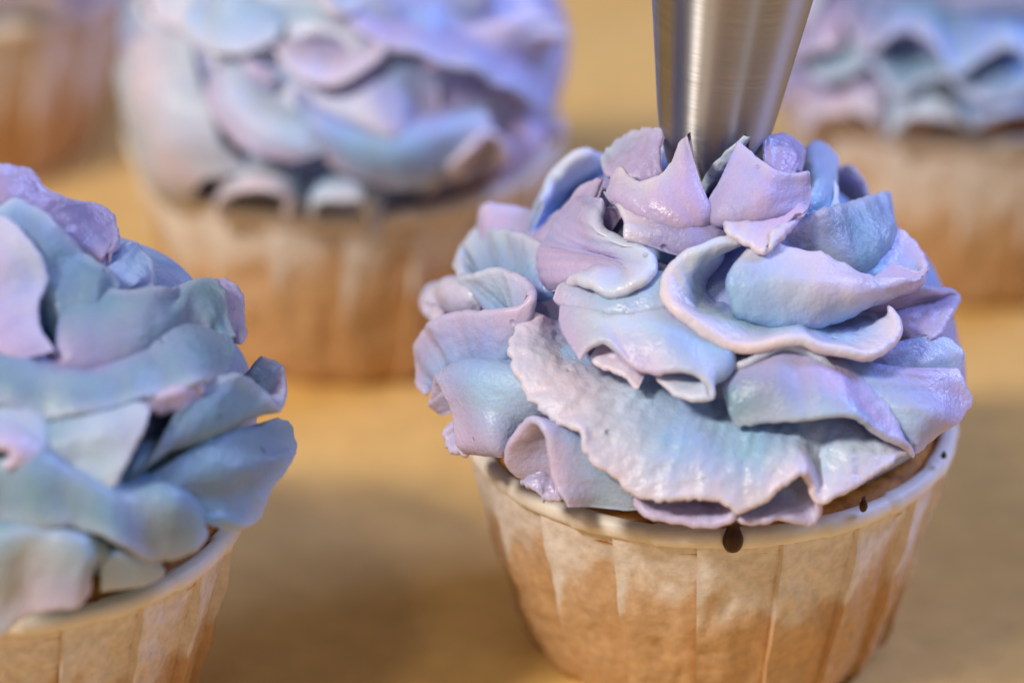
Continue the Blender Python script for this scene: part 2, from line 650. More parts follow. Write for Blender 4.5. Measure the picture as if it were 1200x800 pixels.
def cake_mesh():
    nt, nr = 72, 16
    V = []
    for i in range(nt):
        th = 2 * math.pi * i / nt
        for j in range(nr):
            f = (j + 0.3) / (nr - 0.7)
            r = 0.474 * W * f
            z = H - 0.012 * W + 0.06 * W * (1 - f ** 3) + 0.006 * W * noise.noise(Vector((math.sin(th) * 4 * f, math.cos(th) * 4 * f, 8)))
            if j == nr - 1:
                z -= 0.05 * W
            V.append((r * math.sin(th), -r * math.cos(th), z))
    F = grid_faces(nt, nr, True)
    F.append([i * nr for i in range(nt)])
    me = bpy.data.meshes.new('cake')
    me.from_pydata(V, [], F)
    me.materials.append(M_CAKE)
    me.polygons.foreach_set('use_smooth', [True] * len(me.polygons))
    return me


def base_mesh():
    n = 72
    V = [(0.326 * W * math.sin(2 * math.pi * i / n), -0.326 * W * math.cos(2 * math.pi * i / n), 0.0006) for i in range(n)]
    me = bpy.data.meshes.new('base_disc')
    me.from_pydata(V, [], [list(range(n))])
    me.materials.append(M_PAPER)
    return me


RIM, CAKE, BASE = rim_mesh(), cake_mesh(), base_mesh()


def link(name, me, parent, rz=0.0):
    o = bpy.data.objects.new(name, me)
    COL.objects.link(o)
    o.parent = parent
    o.rotation_euler.z = rz
    return o


def cupcake(px, py, label, turn=0.0, pleats=PLEATS):
    c = rim_centre(px, py)
    root = bpy.data.objects.new('cupcake', None)
    COL.objects.link(root)
    root.location = (c[0], c[1], 0)
    root['label'] = label
    root['category'] = 'cupcake'
    root['group'] = 'frosted cupcakes on the brown paper'
    cup = link('paper_cup', BASE, root, turn)
    for k in range(NP):
        link('pleat', pleats[k], cup, k * DA)
    link('rim', RIM, cup)
    link('cake', CAKE, root, turn * 2)
    return root, c


# ------------------------------------------------------------------ table
n = 60
tv, tf = [], []
for i in range(n + 1):
    for j in range(n + 1):
        tv.append(((i / n - 0.5) * 4, (j / n - 0.35) * 4, 0.0))
tf = grid_faces(n + 1, n + 1)
table = mesh_obj('tabletop', tv, tf, M_TABLE, smooth=True)
table['kind'] = 'structure'
table['label'] = 'flat golden brown baking paper covering the table under the cupcakes'

# ------------------------------------------------------------------ the sharp cupcake under the tip
PROF_A = [(-0.08, .50), (-.02, .53), (.05, .57), (.14, .58), (.22, .565), (.30, .53), (.385, .455), (.465, .39),
          (.535, .31), (.595, .22), (.665, .155), (.725, .12)]
hero, hc = cupcake(832, 489, 'sharp lavender and aqua frosted cupcake with the steel piping tip in its top', 0.10)
MA = Mound(hc, PROF_A)
fr = core(MA, hero, 'VB', 7.0, 2, 0.53)
HERO = [
    # crown around the tip
    dict(rails=[[(778, 205, -6), (760, 207, -6), (740, 207, -5), (712, 207, -3)],
                [(778, 152, -5), (750, 155, -4), (725, 167, -3), (703, 188, -2)]], cols=['VL', 'LS'], rough=.8),
    dict(rails=[[(893, 200, -6), (905, 205, -5), (920, 210, -4), (930, 212, -3)],
                [(893, 164, -6), (918, 162, -5), (940, 176, -4), (936, 200, -3)]], cols=['V', 'V'], rough=.3, wave=.1),
    dict(rails=[[(735, 240, 0), (765, 262, 1), (800, 265, 2), (826, 255, 1), (833, 243, 0)],
                [(712, 232, 2), (735, 233, 5), (760, 239, 6), (790, 228, 5), (818, 205, 2)],
                [(716, 212, 2), (727, 198, 3), (741, 212, 4), (758, 216, 5), (777, 206, 4), (793, 184, 2), (805, 158, 1)]],
         cols=['VVL', 'LLL', 'PPL'], rough=.3, th=(4, 2), wave=.2),
    dict(rails=[[(770, 240, -1), (800, 262, 0), (830, 285, -2), (800, 300, -2)],
                [(735, 236, 3), (755, 250, 3), (766, 270, 2), (762, 290, 1)],
                [(708, 226, 1), (723, 238, 3), (735, 262, 4), (734, 281, 4)]], cols=['V', 'V', 'P']),
    dict(rails=[[(827, 241, 0), (842, 256, 2), (880, 254, 3), (915, 250, 3), (946, 245, 2)],
                [(845, 207, 2), (868, 222, 5), (895, 232, 6), (920, 235, 5), (950, 222, 4)],
                [(864, 166, 0), (884, 187, 3), (905, 203, 5), (928, 208, 5), (948, 203, 5)]],
         cols=['VLV', 'LLV', 'LLV'], rough=.25, th=(4, 1.8)),
    dict(rails=[[(845, 257, 2), (880, 255, 2), (920, 257, 3), (946, 248, 4)],
                [(849, 268, 4), (874, 282, 5), (897, 293, 6), (906, 268, 5)]], cols=['L', 'P'], rough=.7, th=(3, 2)),
    dict(rails=[[(935, 230, -10), (940, 250, -10), (950, 265, -9), (960, 270, -9), (970, 275, -9)],
                [(940, 182, -10), (958, 173, -10), (974, 190, -10), (978, 230, -10), (980, 260, -9)]],
         cols=['A', 'W'], th=(5, 4)),
    # right hand folds
    dict(rails=[[(920, 302, -8), (960, 308, -7), (1000, 320, -6), (1028, 292, -5), (1042, 264, -4)],
                [(905, 288, -4), (940, 262, -3), (985, 245, -2), (1015, 236, -2), (1043, 227, -2)]],
         cols=['VTA', 'VTA'], th=(4, 2.6), rough=.3),
    dict(rails=[[(1000, 320, -6), (1030, 324, -5), (1060, 323, -2), (1085, 319, 3)],
                [(1030, 262, -4), (1060, 280, -2), (1078, 300, 0), (1088, 316, 4)]], cols=['B', 'L'], rough=.3),
    dict(rails=[[(858, 365, 0), (900, 373, -1), (960, 374, -1), (1020, 359, 0), (1060, 341, 2), (1086, 319, 4)],
                [(850, 330, 3), (905, 330, 5), (960, 340, 5), (1010, 339, 5), (1050, 334, 4), (1087, 318, 4)],
                [(876, 290, 2), (912, 287, 2), (935, 296, 2), (962, 305, 2), (1000, 319, 3), (1050, 330, 4), (1088, 316, 4)]],
         cols=['AAL', 'APL', 'PPL'], rough=.55, th=(4, 1.8)),
    dict(rails=[[(848, 300, -8), (818, 330, -10), (832, 365, -8), (880, 380, -7), (940, 382, -7), (1000, 392, -6), (1030, 375, -6)],
                [(850, 288, -2), (806, 315, -2), (808, 360, -2), (860, 390, -1), (930, 393, -1), (1000, 405, -1), (1040, 370, -1)],
                [(905, 268, 1), (868, 280, 2), (832, 287, 3), (796, 307, 3), (781, 335, 4), (790, 362, 5), (822, 387, 5),
                 (872, 402, 5), (930, 404, 5), (975, 412, 5), (1008, 418, 5), (1036, 405, 4), (1052, 378, 3), (1040, 360, 1)]],
         label='cream edged fold curling in a wide C', cols=['VTV', 'WWAS', 'CWCCCCP'], th=(3.4, 3.0), rough=.1),
    dict(rails=[[(1000, 350, -8), (1020, 355, -8), (1040, 365, -8), (1050, 380, -7), (1050, 395, -7)],
                [(1055, 333, 0), (1090, 335, 1), (1122, 346, 1), (1112, 370, 1), (1092, 398, 1)]], cols=['V', 'V'], rough=.3),
    dict(rails=[[(1020, 405, -6), (1030, 420, -6), (1040, 435, -5), (1050, 440, -4)],
                [(1085, 392, 0), (1112, 400, 1), (1123, 420, 2), (1122, 446, 2)]], cols=['VA', 'B']),
    dict(rails=[[(1000, 420, -5), (1000, 440, -4), (1010, 455, -3), (1030, 470, -1), (1045, 490, 1), (1060, 515, 3)],
                [(1060, 430, 0), (1070, 450, 2), (1080, 470, 4), (1080, 485, 5), (1075, 500, 5), (1070, 520, 5)],
                [(1120, 430, 4), (1128, 450, 5), (1134, 468, 5), (1122, 487, 5), (1100, 505, 5), (1073, 532, 5)]],
         cols=['B', 'VA', 'LL'], rough=.3),
    dict(rails=[[(850, 441, -3), (890, 433, -3), (930, 426, -3), (960, 433, -3), (975, 446, -3)],
                [(858, 428, 2), (890, 416, 3), (930, 411, 3), (960, 419, 3), (985, 441, 2)]], cols=['W', 'S'], th=(4, 2)),
    dict(rails=[[(840, 425, -6), (900, 415, -6), (945, 412, -6), (990, 432, -4), (1020, 455, -2), (1050, 480, 0), (1070, 512, 2)],
                [(845, 440, -2), (890, 425, 0), (938, 420, 1), (972, 438, 3), (1000, 462, 4), (1030, 481, 4), (1062, 520, 4)],
                [(850, 470, 1), (890, 455, 4), (940, 450, 5), (970, 465, 6), (1000, 475, 6), (1030, 495, 5), (1066, 528, 5)],
                [(860, 497, 2), (900, 490, 4), (940, 487, 6), (985, 484, 7), (1012, 492, 7), (1045, 511, 6), (1070, 535, 5)]],
         cols=['AB', 'LLS', 'TLL', 'TABL'], rough=.2),
    # left hand folds
    dict(rails=[[(570, 300, -10), (600, 300, -10), (620, 295, -9), (640, 290, -9), (660, 280, -8), (680, 265, -7), (700, 240, -5)],
                [(560, 264, -10), (572, 247, -10), (600, 250, -10), (635, 262, -10), (665, 246, -9), (690, 225, -8), (707, 212, -6)]],
         cols=['L', 'L'], th=(5, 4)),
    dict(rails=[[(565, 372, -6), (550, 372, -6), (530, 372, -6), (520, 372, -5), (520, 375, -4)],
                [(565, 350, -2), (535, 345, 0), (515, 352, 0), (510, 365, 0), (518, 372, 0)],
                [(570, 340, -4), (535, 333, -4), (508, 341, -4), (500, 358, -4), (512, 374, -3)]],
         cols=['L', 'P', 'L'], th=(5, 4)),
    dict(rails=[[(690, 228, -6), (672, 250, -6), (655, 270, -6), (645, 290, -5), (640, 310, -4), (650, 342, -5)],
                [(698, 232, -2), (690, 262, -1), (705, 290, -1), (730, 305, -1), (735, 318, 0), (705, 322, 1), (660, 340, -3)],
                [(706, 233, 0), (703, 262, 1), (726, 281, 2), (756, 294, 3), (764, 315, 5), (752, 332, 6), (718, 340, 6), (690, 334, 5), (670, 329, 2), (660, 338, -2)]],
         cols=['L', 'L', 'LWWWP'], th=(5, 3.0)),
    dict(rails=[[(700, 330, -8), (720, 330, -8), (745, 335, -8), (765, 340, -8)],
                [(655, 335, 2), (690, 350, 2), (730, 354, 3), (765, 336, 2), (778, 318, 0)],
                [(648, 350, 2), (690, 362, 3), (735, 366, 4), (780, 358, 2), (800, 350, -1)]],
         cols=['A', 'SSA', 'LAA'], th=(4, 3)),
    dict(rails=[[(662, 347, 1), (690, 356, 1), (730, 358, 2), (770, 352, 1), (800, 368, -1), (835, 395, -2)],
                [(655, 372, 3), (695, 372, 5), (740, 385, 6), (790, 395, 6), (830, 408, 5), (852, 420, 3), (850, 430, 1), (830, 430, 0)],
                [(678, 420, 7), (691, 403, 8), (706, 399, 8), (725, 414, 8), (745, 429, 8), (762, 434, 8), (790, 434, 8),
                 (814, 438, 8), (830, 450, 8), (836, 463, 7), (818, 469, 6), (795, 463, 5), (770, 442, 4)]],
         cols=['LWLA', 'LWWAAA', 'LSLLSWWP'], th=(4, 2.0), rough=.15),
    dict(rails=[[(705, 400, 1), (720, 410, 1), (738, 425, 2), (757, 435, 2)],
                [(692, 420, 3), (714, 430, 4), (735, 440, 4), (748, 455, 4)]], cols=['L', 'P'], th=(3, 1.6), rough=.3),
    dict(rails=[[(665, 332, -8), (645, 345, -9), (620, 350, -9), (600, 350, -9), (590, 355, -8), (590, 362, -7), (600, 372, -5),
                 (620, 380, -4), (622, 400, -3), (600, 422, -2), (560, 432, -1), (530, 442, 0), (510, 455, 0)],
                [(653, 312, -4), (640, 297, -4), (615, 278, -3), (590, 272, -2), (562, 275, -1), (545, 288, 0), (538, 308, 1),
                 (542, 322, 2), (558, 323, 3), (585, 319, 4), (605, 325, 4), (622, 342, 4), (624, 353, 5), (608, 364, 6),
                 (570, 368, 6), (535, 371, 6), (510, 380, 5), (495, 395, 4), (488, 420, 3), (489, 446, 3), (500, 462, 3)]],
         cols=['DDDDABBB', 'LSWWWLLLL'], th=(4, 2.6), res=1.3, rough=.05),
    dict(rails=[[(640, 450, -3), (630, 425, -2), (635, 427, 0), (640, 440, 1), (645, 460, 1), (635, 486, -1), (624, 508, -3), (612, 535, -3)],
                [(560, 470, 0), (550, 440, 2), (555, 431, 4), (562, 432, 6), (570, 455, 7), (575, 485, 7), (580, 515, 7), (590, 535, 5)],
                [(520, 487, 1), (509, 470, 2), (509, 453, 4), (517, 446, 6), (525, 462, 7), (530, 490, 7), (538, 518, 7), (550, 531, 5)]],
         cols=['BAWW', 'AAAL', 'LL'], th=(4, 2.2)),
    dict(rails=[[(535, 490, 0), (540, 505, 0), (548, 512, 0), (556, 520, 0)],
                [(523, 500, 2), (525, 517, 3), (537, 528, 3), (549, 529, 3)]], cols=['L', 'L'], rough=.5),
    dict(rails=[[(740, 560, -5), (730, 535, -5), (720, 520, -5), (720, 518, -5), (730, 526, -4), (740, 540, -2), (745, 556, 0), (748, 570, 1), (748, 596, 2)],
                [(650, 560, 1), (640, 530, 2), (640, 510, 3), (648, 500, 3), (660, 502, 3), (675, 516, 4), (685, 538, 5), (695, 562, 5), (702, 594, 4)],
                [(614, 562, 3), (600, 550, 5), (597, 530, 7), (606, 510, 8), (624, 499, 9), (640, 510, 9), (648, 540, 9), (657, 572, 9), (667, 594, 9)]],
         cols=['VBA', 'LBA', 'LLL'], th=(4, 2.0), rough=.2),
    dict(rails=[[(618, 540, 0), (635, 540, 0), (645, 550, 0), (652, 560, 1)],
                [(613, 562, 2), (630, 573, 3), (641, 583, 3), (656, 580, 3)]], cols=['V', 'L'], rough=.8),
    # the long ruffle across the front
    dict(rails=[[(650, 374, -6), (655, 400, -6), (680, 425, -6), (720, 445, -6), (760, 455, -6), (810, 470, -6), (860, 482, -6),
                 (910, 492, -5), (945, 494, -5), (980, 494, -4), (1015, 503, -3), (1055, 522, 0)],
                [(632, 368, 0), (628, 400, 2), (642, 430, 3), (668, 460, 4), (698, 482, 4), (735, 505, 4), (780, 530, 4),
                 (830, 540, 4), (870, 548, 4), (910, 535, 4), (940, 528, 2), (958, 545, 1), (990, 537, 3), (1025, 528, 3), (1058, 523, 3)],
                [(622, 363, 1), (606, 385, 4), (602, 408, 6), (610, 440, 7), (628, 470, 7), (655, 492, 7), (680, 503, 8),
                 (690, 530, 8), (722, 557, 8), (750, 575, 8), (790, 583, 8), (828, 580, 8), (866, 597, 8), (892, 583, 8),
                 (920, 562, 8), (944, 549, 7), (954, 566, 6), (963, 586, 7), (985, 576, 7), (1010, 561, 6), (1040, 543, 5), (1066, 526, 4)]],
         label='long pinkish ruffle with a rough lip sweeping across the front', cols=['LAWAAAABA', 'LPPWAAAWWS', 'PPPPPPPPPPP'], th=(4.5, 2.2), rough=.75, res=1.3),
    dict(rails=[[(735, 548, -2), (760, 560, -1), (800, 575, -1), (840, 585, -1), (858, 580, 0)],
                [(742, 582, 4), (752, 600, 6), (800, 609, 6), (850, 613, 6), (863, 592, 5)]], cols=['V', 'L'], rough=.4),
    dict(rails=[[(862, 580, -1), (880, 580, -1), (910, 570, -1), (940, 560, 0), (950, 550, 1)],
                [(860, 608, 5), (876, 609, 6), (912, 606, 6), (954, 607, 6), (958, 570, 5)]], cols=['B', 'L'], rough=.35),
]
for k, sp in enumerate(HERO):
    traced(MA, fr, sp, k + 1)
PAL = [['VL', 'AL', 'LP'], ['AB', 'LA', 'WL'], ['LA', 'WA', 'PW'], ['BV', 'LV', 'LL']]


def back_folds(mound, parent, seed, a0, a1, tiers, res=0.5, pal=PAL, ob=0):
    q = random.Random(seed)
    for (z, cnt, drop) in tiers:
        for k in range(cnt):
            w = (a1 - a0) / cnt
            t0 = a0 + w * k + q.uniform(-.1, .1)
            generic(mound, parent, t0, t0 + w * 1.15, z + q.uniform(-.03, .03), q.choice(pal), q.randint(1, 9999),
                    amp=q.uniform(3, 5.5), waves=max(1, round(w * 1.7)), drop=drop, up=q.random() < .65, res=res, ob=ob)


R_ = math.radians
back_folds(MA, fr, 3, R_(118), R_(242), [(.06, 2, .14), (.17, 2, .14), (.27, 2, .13), (.37, 1, .12)], ob=-7)

# syrup on the rim
def drip(px, py, w, h, parent, c):
    d = ray(px, py)
    t = np.linspace(D1 - .7 * W, D1 + .2 * W, 900)
    P = CAM + t[:, None] * d - np.array([c[0], c[1], 0])
    rr = np.hypot(P[:, 0], P[:, 1])
    i = np.nonzero(rr < 0.506 * W)[0][0]
    p = P[i]
    th = math.atan2(p[0], -p[1])
    V = []
    nt, nz = 20, 14
    for a in range(nt):
        al = 2 * math.pi * a / nt
        for b in range(nz):
            f = b / (nz - 1)
            g = min(f / 0.6, 1)
            rad = w * (0.42 + 0.58 * g * g * (3 - 2 * g)) * math.sqrt(max(0, 1 - max(0, (f - .6) / .4) ** 2))
            x, y = rad * math.cos(al), rad * 0.75 * math.sin(al)
            rr_ = math.hypot(p[0], p[1]) + y
            V.append((rr_ * math.sin(th + x / rr_), -rr_ * math.cos(th + x / rr_), p[2] + h * (0.5 - f)))
    F = grid_faces(nt, nz, True)
    F.append([i_ * nz for i_ in range(nt)])
    return mesh_obj('syrup_drip', V, F, M_SYRUP, parent)


drip(859, 629, 0.00135, 0.0046, hero, hc)
drip(1012, 591, 0.0006, 0.0022, hero, hc)
drip(1106, 533, 0.0005, 0.0010, hero, hc)

# ------------------------------------------------------------------ cupcake at the left edge
PROF_B = [(-.08, .49), (-.03, .515), (.07, .565), (.18, .60), (.26, .585), (.41, .50), (.48, .38), (.56, .27), (.64, .18), (.72, .09), (.76, .04)]
left, lc = cupcake(-10, 585, 'cupcake cropped by the left edge with teal grey ruffled frosting', 0.55)
MB = Mound(lc, PROF_B)
fl = core(MB, left, 'TB', 7.5, 5)
LEFT = [
    dict(rails=[[(0, 240, -3), (20, 245, -3), (40, 250, -3), (70, 270, -3), (90, 285, -3), (105, 295, -3), (120, 305, -3), (125, 310, -3)],
                [(0, 198, 0), (30, 203, 0), (52, 225, 0), (75, 235, 0), (105, 242, 0), (128, 258, 0), (137, 280, 0), (128, 297, 0)]],
         cols=['V', 'V'], rough=.3, th=(4, 3)),
    dict(rails=[[(120, 315, -5), (130, 325, -5), (140, 335, -5), (150, 342, -5)],
                [(135, 290, -3), (155, 292, -3), (170, 312, -3), (177, 340, -3)]], cols=['B', 'B'], th=(4, 4)),
    dict(rails=[[(0, 330, -2), (30, 330, -2), (50, 350, -2), (70, 370, -2), (90, 390, -2), (100, 390, -2), (115, 380, -2)],
                [(0, 280, 1), (30, 280, 1), (60, 300, 1), (85, 320, 2), (110, 335, 2), (125, 345, 1)],
                [(0, 245, 1), (18, 237, 2), (38, 248, 2), (65, 270, 2), (95, 295, 2), (125, 320, 2), (140, 337, 2)]],
         cols=['T', 'T', 'AT'], th=(4, 3)),
    dict(rails=[[(-40, 270, -2), (-40, 300, 0), (-40, 320, 2), (-40, 340, 3), (-30, 370, 4), (-20, 400, 4), (0, 425, 4)],
                [(0, 258, 4), (12, 265, 5), (28, 285, 5), (46, 308, 6), (52, 325, 6), (45, 345, 6), (40, 365, 6), (45, 390, 6), (62, 412, 6)]],
         cols=['L', 'LPL'], th=(4, 2.2), rough=.05),
    dict(rails=[[(60, 420, 1), (100, 427, 1), (140, 422, 1), (180, 407, 0), (205, 397, -2), (225, 397, -3), (245, 397, -3), (260, 400, -3), (270, 403, -2)],
                [(70, 370, 2), (110, 370, 4), (160, 385, 5), (190, 385, 5), (205, 370, 4), (230, 365, 3), (245, 375, 3), (255, 385, 2), (265, 398, 2)],
                [(95, 337, 1), (130, 341, 2), (165, 346, 3), (190, 345, 4), (215, 333, 4), (240, 330, 4), (255, 345, 4), (265, 370, 4), (275, 395, 3)]],
         cols=['VTV', 'TSTT', 'SSSTT'], th=(4, 2.4), rough=.1),
    dict(rails=[[(235, 345, -3), (245, 360, -3), (255, 380, -3), (262, 395, -3), (268, 402, -3)],
                [(240, 331, 1), (262, 332, 0), (276, 345, 0), (284, 370, 0), (280, 402, 0)]], cols=['L', 'L'], th=(4, 3)),
    dict(rails=[[(0, 395, 0), (50, 430, 0), (110, 440, 0), (150, 418, 1), (195, 402, 2), (230, 394, 2), (270, 399, 2)],
                [(0, 420, 4), (60, 445, 5), (120, 447, 5), (165, 437, 5), (205, 434, 5), (240, 422, 4), (273, 411, 3)],
                [(0, 470, 4), (50, 484, 4), (110, 482, 5), (160, 467, 5), (205, 457, 5), (240, 448, 4), (268, 434, 3)]],
         cols=['TVS', 'TSST', 'TTSS'], th=(4, 2.4)),
    dict(rails=[[(285, 440, -4), (295, 450, -4), (300, 465, -3), (292, 482, 0), (262, 495, 1), (232, 510, 1), (190, 525, 2), (150, 562, 3)],
                [(306, 418, 0), (327, 432, 1), (333, 460, 3), (322, 475, 5), (300, 453, 5), (277, 441, 5), (258, 443, 5), (212, 476, 4)]],
         cols=['TTT', 'TLSTT'], th=(4, 2), res=1.2),
    dict(rails=[[(180, 482, 1), (205, 477, 2), (230, 477, 2), (240, 471, 2)],
                [(168, 478, 3), (200, 460, 5), (228, 453, 5), (238, 462, 5)]], cols=['V', 'L'], th=(4, 3)),
    dict(rails=[[(30, 500, 0), (40, 520, 1), (45, 540, 1), (50, 560, 0), (55, 580, 0)],
                [(95, 484, 4), (110, 490, 5), (107, 515, 6), (97, 540, 5), (85, 562, 4)],
                [(150, 471, 4), (168, 478, 6), (163, 505, 7), (150, 530, 7), (135, 560, 7), (120, 577, 6)]],
         cols=['T', 'W', 'WP'], th=(4, 2)),
    dict(rails=[[(-20, 490, 2), (10, 485, 3), (45, 500, 3), (55, 530, 2), (50, 552, 2)],
                [(-20, 505, 6), (5, 500, 7), (32, 512, 7), (42, 535, 7), (28, 552, 6)],
                [(-20, 525, 7), (0, 521, 9), (18, 525, 9), (22, 538, 9), (5, 548, 8)]], cols=['W', 'W', 'L'], th=(4, 3)),
    dict(rails=[[(160, 560, -1), (160, 570, -1), (165, 575, -1), (170, 580, -1), (180, 590, -1), (190, 600, 0), (200, 605, 0)],
                [(240, 517, 1), (250, 535, 2), (255, 550, 2), (255, 565, 2), (255, 585, 2), (250, 600, 2), (240, 612, 3)],
                [(325, 489, 1), (340, 500, 2), (341, 520, 2), (334, 548, 3), (318, 575, 4), (300, 605, 4), (268, 624, 4)]],
         cols=['T', 'T', 'TTSA'], th=(4, 2), rough=.35),
    dict(rails=[[(0, 530, 0), (60, 532, 0), (120, 562, 0), (180, 572, 0), (242, 597, 0)],
                [(0, 544, 5), (30, 541, 6), (60, 546, 6), (95, 561, 6), (130, 580, 6), (165, 586, 6), (195, 584, 6), (220, 592, 5), (237, 607, 4)],
                [(0, 612, 4), (40, 614, 5), (80, 612, 5), (110, 620, 6), (150, 641, 7), (185, 653, 6), (212, 646, 5), (232, 630, 4), (242, 620, 3)]],
         cols=['T', 'TSST', 'TTTS'], th=(4, 2.4)),
    dict(rails=[[(0, 605, 0), (60, 607, 0), (100, 622, 0), (125, 640, 0), (125, 662, 0)],
                [(0, 627, 5), (40, 622, 6), (75, 628, 7), (100, 642, 7), (109, 662, 7)],
                [(0, 737, 5), (30, 722, 6), (60, 709, 6), (90, 699, 6), (107, 690, 6)]], cols=['T', 'SWS', 'WL'], th=(4, 2.4)),
    dict(rails=[[(125, 640, 0), (140, 638, 0), (165, 645, 0), (190, 650, 0)],
                [(120, 652, 3), (140, 647, 4), (165, 656, 4), (187, 661, 3)],
                [(118, 692, 3), (140, 685, 4), (165, 680, 4), (192, 666, 3)]], cols=['T', 'B', 'A']),
]
LEFT_HUES = dict(S='G', W='S', P='S')      # greyer hues swapped in for this cupcake
for k, sp in enumerate(LEFT):
    sp['rails'] = [([(-80, r[0][1], r[0][2])] if r[0][0] <= 0 and r[0][0] > -40 else []) + r for r in sp['rails']]
    sp.setdefault('wave', 0.6)
    sp.setdefault('streak', 0.3)
    sp['cols'] = [[LEFT_HUES.get(ch, ch) for ch in c] for c in sp['cols']]
    traced(MB, fl, sp, 60 + k)
PALB = [['TB', 'ST', 'SL'], ['VT', 'TS', 'WS'], ['TT', 'AT', 'SW']]
back_folds(MB, fl, 8, R_(125), R_(300), [(.06, 2, .14), (.17, 3, .14), (.25, 2, .12)], pal=PALB, ob=-10)
back_folds(MB, fl, 9, R_(-95), R_(-12), [(.06, 1, .14), (.2, 1, .16), (.34, 1, .16), (.5, 1, .14)], pal=PALB)

# ------------------------------------------------------------------ blurred cupcake behind, centre left
PROF_C = [(-.05, .46), (0, .475), (.08, .515), (.17, .545), (.25, .54), (.35, .50), (.45, .43), (.53, .35), (.6, .25), (.68, .14), (.74, .05)]
mid, mc = cupcake(404, 147, 'blurred cupcake behind the gap between the two front cupcakes', 0.9)
MC = Mound(mc, PROF_C)
fm = core(MC, mid, 'LB', 3.0, 9, foot=0)
MIDC = [  # blue letters partly paint cool light into this frosting
    dict(rails=[[(140, 92, -2), (150, 130, 1), (165, 180, 2), (190, 225, 3), (228, 237, 3)],
                [(170, 40, 0), (185, 100, 4), (200, 150, 6), (215, 190, 6), (245, 207, 6)],
                [(220, 30, -2), (230, 90, 0), (245, 130, 2), (260, 170, 3), (290, 200, 3)]], cols=['S', 'P', 'S'], res=.7),
    dict(rails=[[(285, 65, -3), (305, 95, -2), (335, 120, -2), (372, 142, -2), (402, 168, -2)],
                [(270, 75, 2), (272, 110, 5), (295, 140, 6), (335, 162, 6), (375, 180, 5)],
                [(250, 87, 2), (247, 117, 5), (265, 152, 7), (300, 178, 8), (342, 190, 7)]], cols=['S', 'W', 'L'], res=.7),
    dict(rails=[[(340, 100, -3), (390, 125, -3), (450, 135, -3), (520, 128, -3), (572, 122, -3)],
                [(360, 145, 3), (410, 165, 5), (460, 172, 6), (520, 155, 6), (570, 135, 4)],
                [(385, 192, 3), (420, 207, 5), (470, 218, 6), (520, 198, 6), (558, 168, 6), (578, 142, 4)]], cols=['V', 'B', 'LBBP'], res=.7),
    dict(rails=[[(545, 210, 0), (550, 190, 0), (575, 170, 0), (595, 175, 0), (595, 198, 0)],
                [(525, 210, 6), (540, 182, 8), (566, 160, 8), (586, 166, 8), (582, 194, 7)]], cols=['L', 'P'], res=.7),
    dict(rails=[[(575, 200, 0), (590, 170, 0), (615, 150, 0), (632, 150, 0)],
                [(575, 215, 4), (600, 205, 5), (625, 185, 5), (640, 160, 4)]], cols=['L', 'L'], res=.7),
    dict(rails=[[(265, 235, 0), (282, 205, 1), (300, 195, 1), (332, 205, 1), (352, 232, 0)],
                [(256, 262, 5), (266, 232, 8), (294, 217, 9), (327, 227, 9), (342, 262, 7)]], cols=['S', 'P'], res=.7),
    dict(rails=[[(365, 235, 0), (385, 207, 0), (415, 207, 0), (448, 232, 0)],
                [(366, 266, 4), (386, 231, 7), (416, 231, 8), (442, 262, 5)]], cols=['A', 'W'], res=.7),
    dict(rails=[[(330, 30, -4), (370, 50, -5), (410, 55, -5), (440, 40, -5), (462, 20, -5)],
                [(320, 55, 2), (350, 87, 5), (390, 97, 6), (430, 77, 6), (457, 50, 5)]], cols=['V', 'P'], res=.7),
    dict(rails=[[(400, 0, -5), (460, 20, -4), (530, 40, -4), (590, 60, -4), (640, 90, -4)],
                [(400, 22, 2), (450, 47, 5), (520, 72, 6), (580, 97, 6), (642, 130, 4)]], cols=['V', 'LB'], res=.7),
    dict(rails=[[(230, -10, -4), (270, 0, -4), (310, 10, -4), (340, 20, -4)],
                [(215, 25, 2), (245, 55, 5), (285, 58, 6), (325, 45, 4)]], cols=['A', 'W'], res=.7),
]
for k, sp in enumerate(MIDC):
    traced(MC, fm, sp, 120 + k)
back_folds(MC, fm, 16, R_(-62), R_(62), [(.06, 5, .09), (.33, 3, .13), (.43, 3, .12)], .5, ob=-2,
           pal=[['VL', 'BL', 'LP'], ['AB', 'LB', 'WL'], ['VB', 'SA', 'PW']])
back_folds(MC, fm, 14, R_(115), R_(245), [(.06, 2, .14), (.18, 2, .14), (.30, 2, .14)], .4, ob=-6)
back_folds(MC, fm, 15, 0, R_(360), [(.46, 3, .15), (.58, 2, .13)], .4, ob=-3)

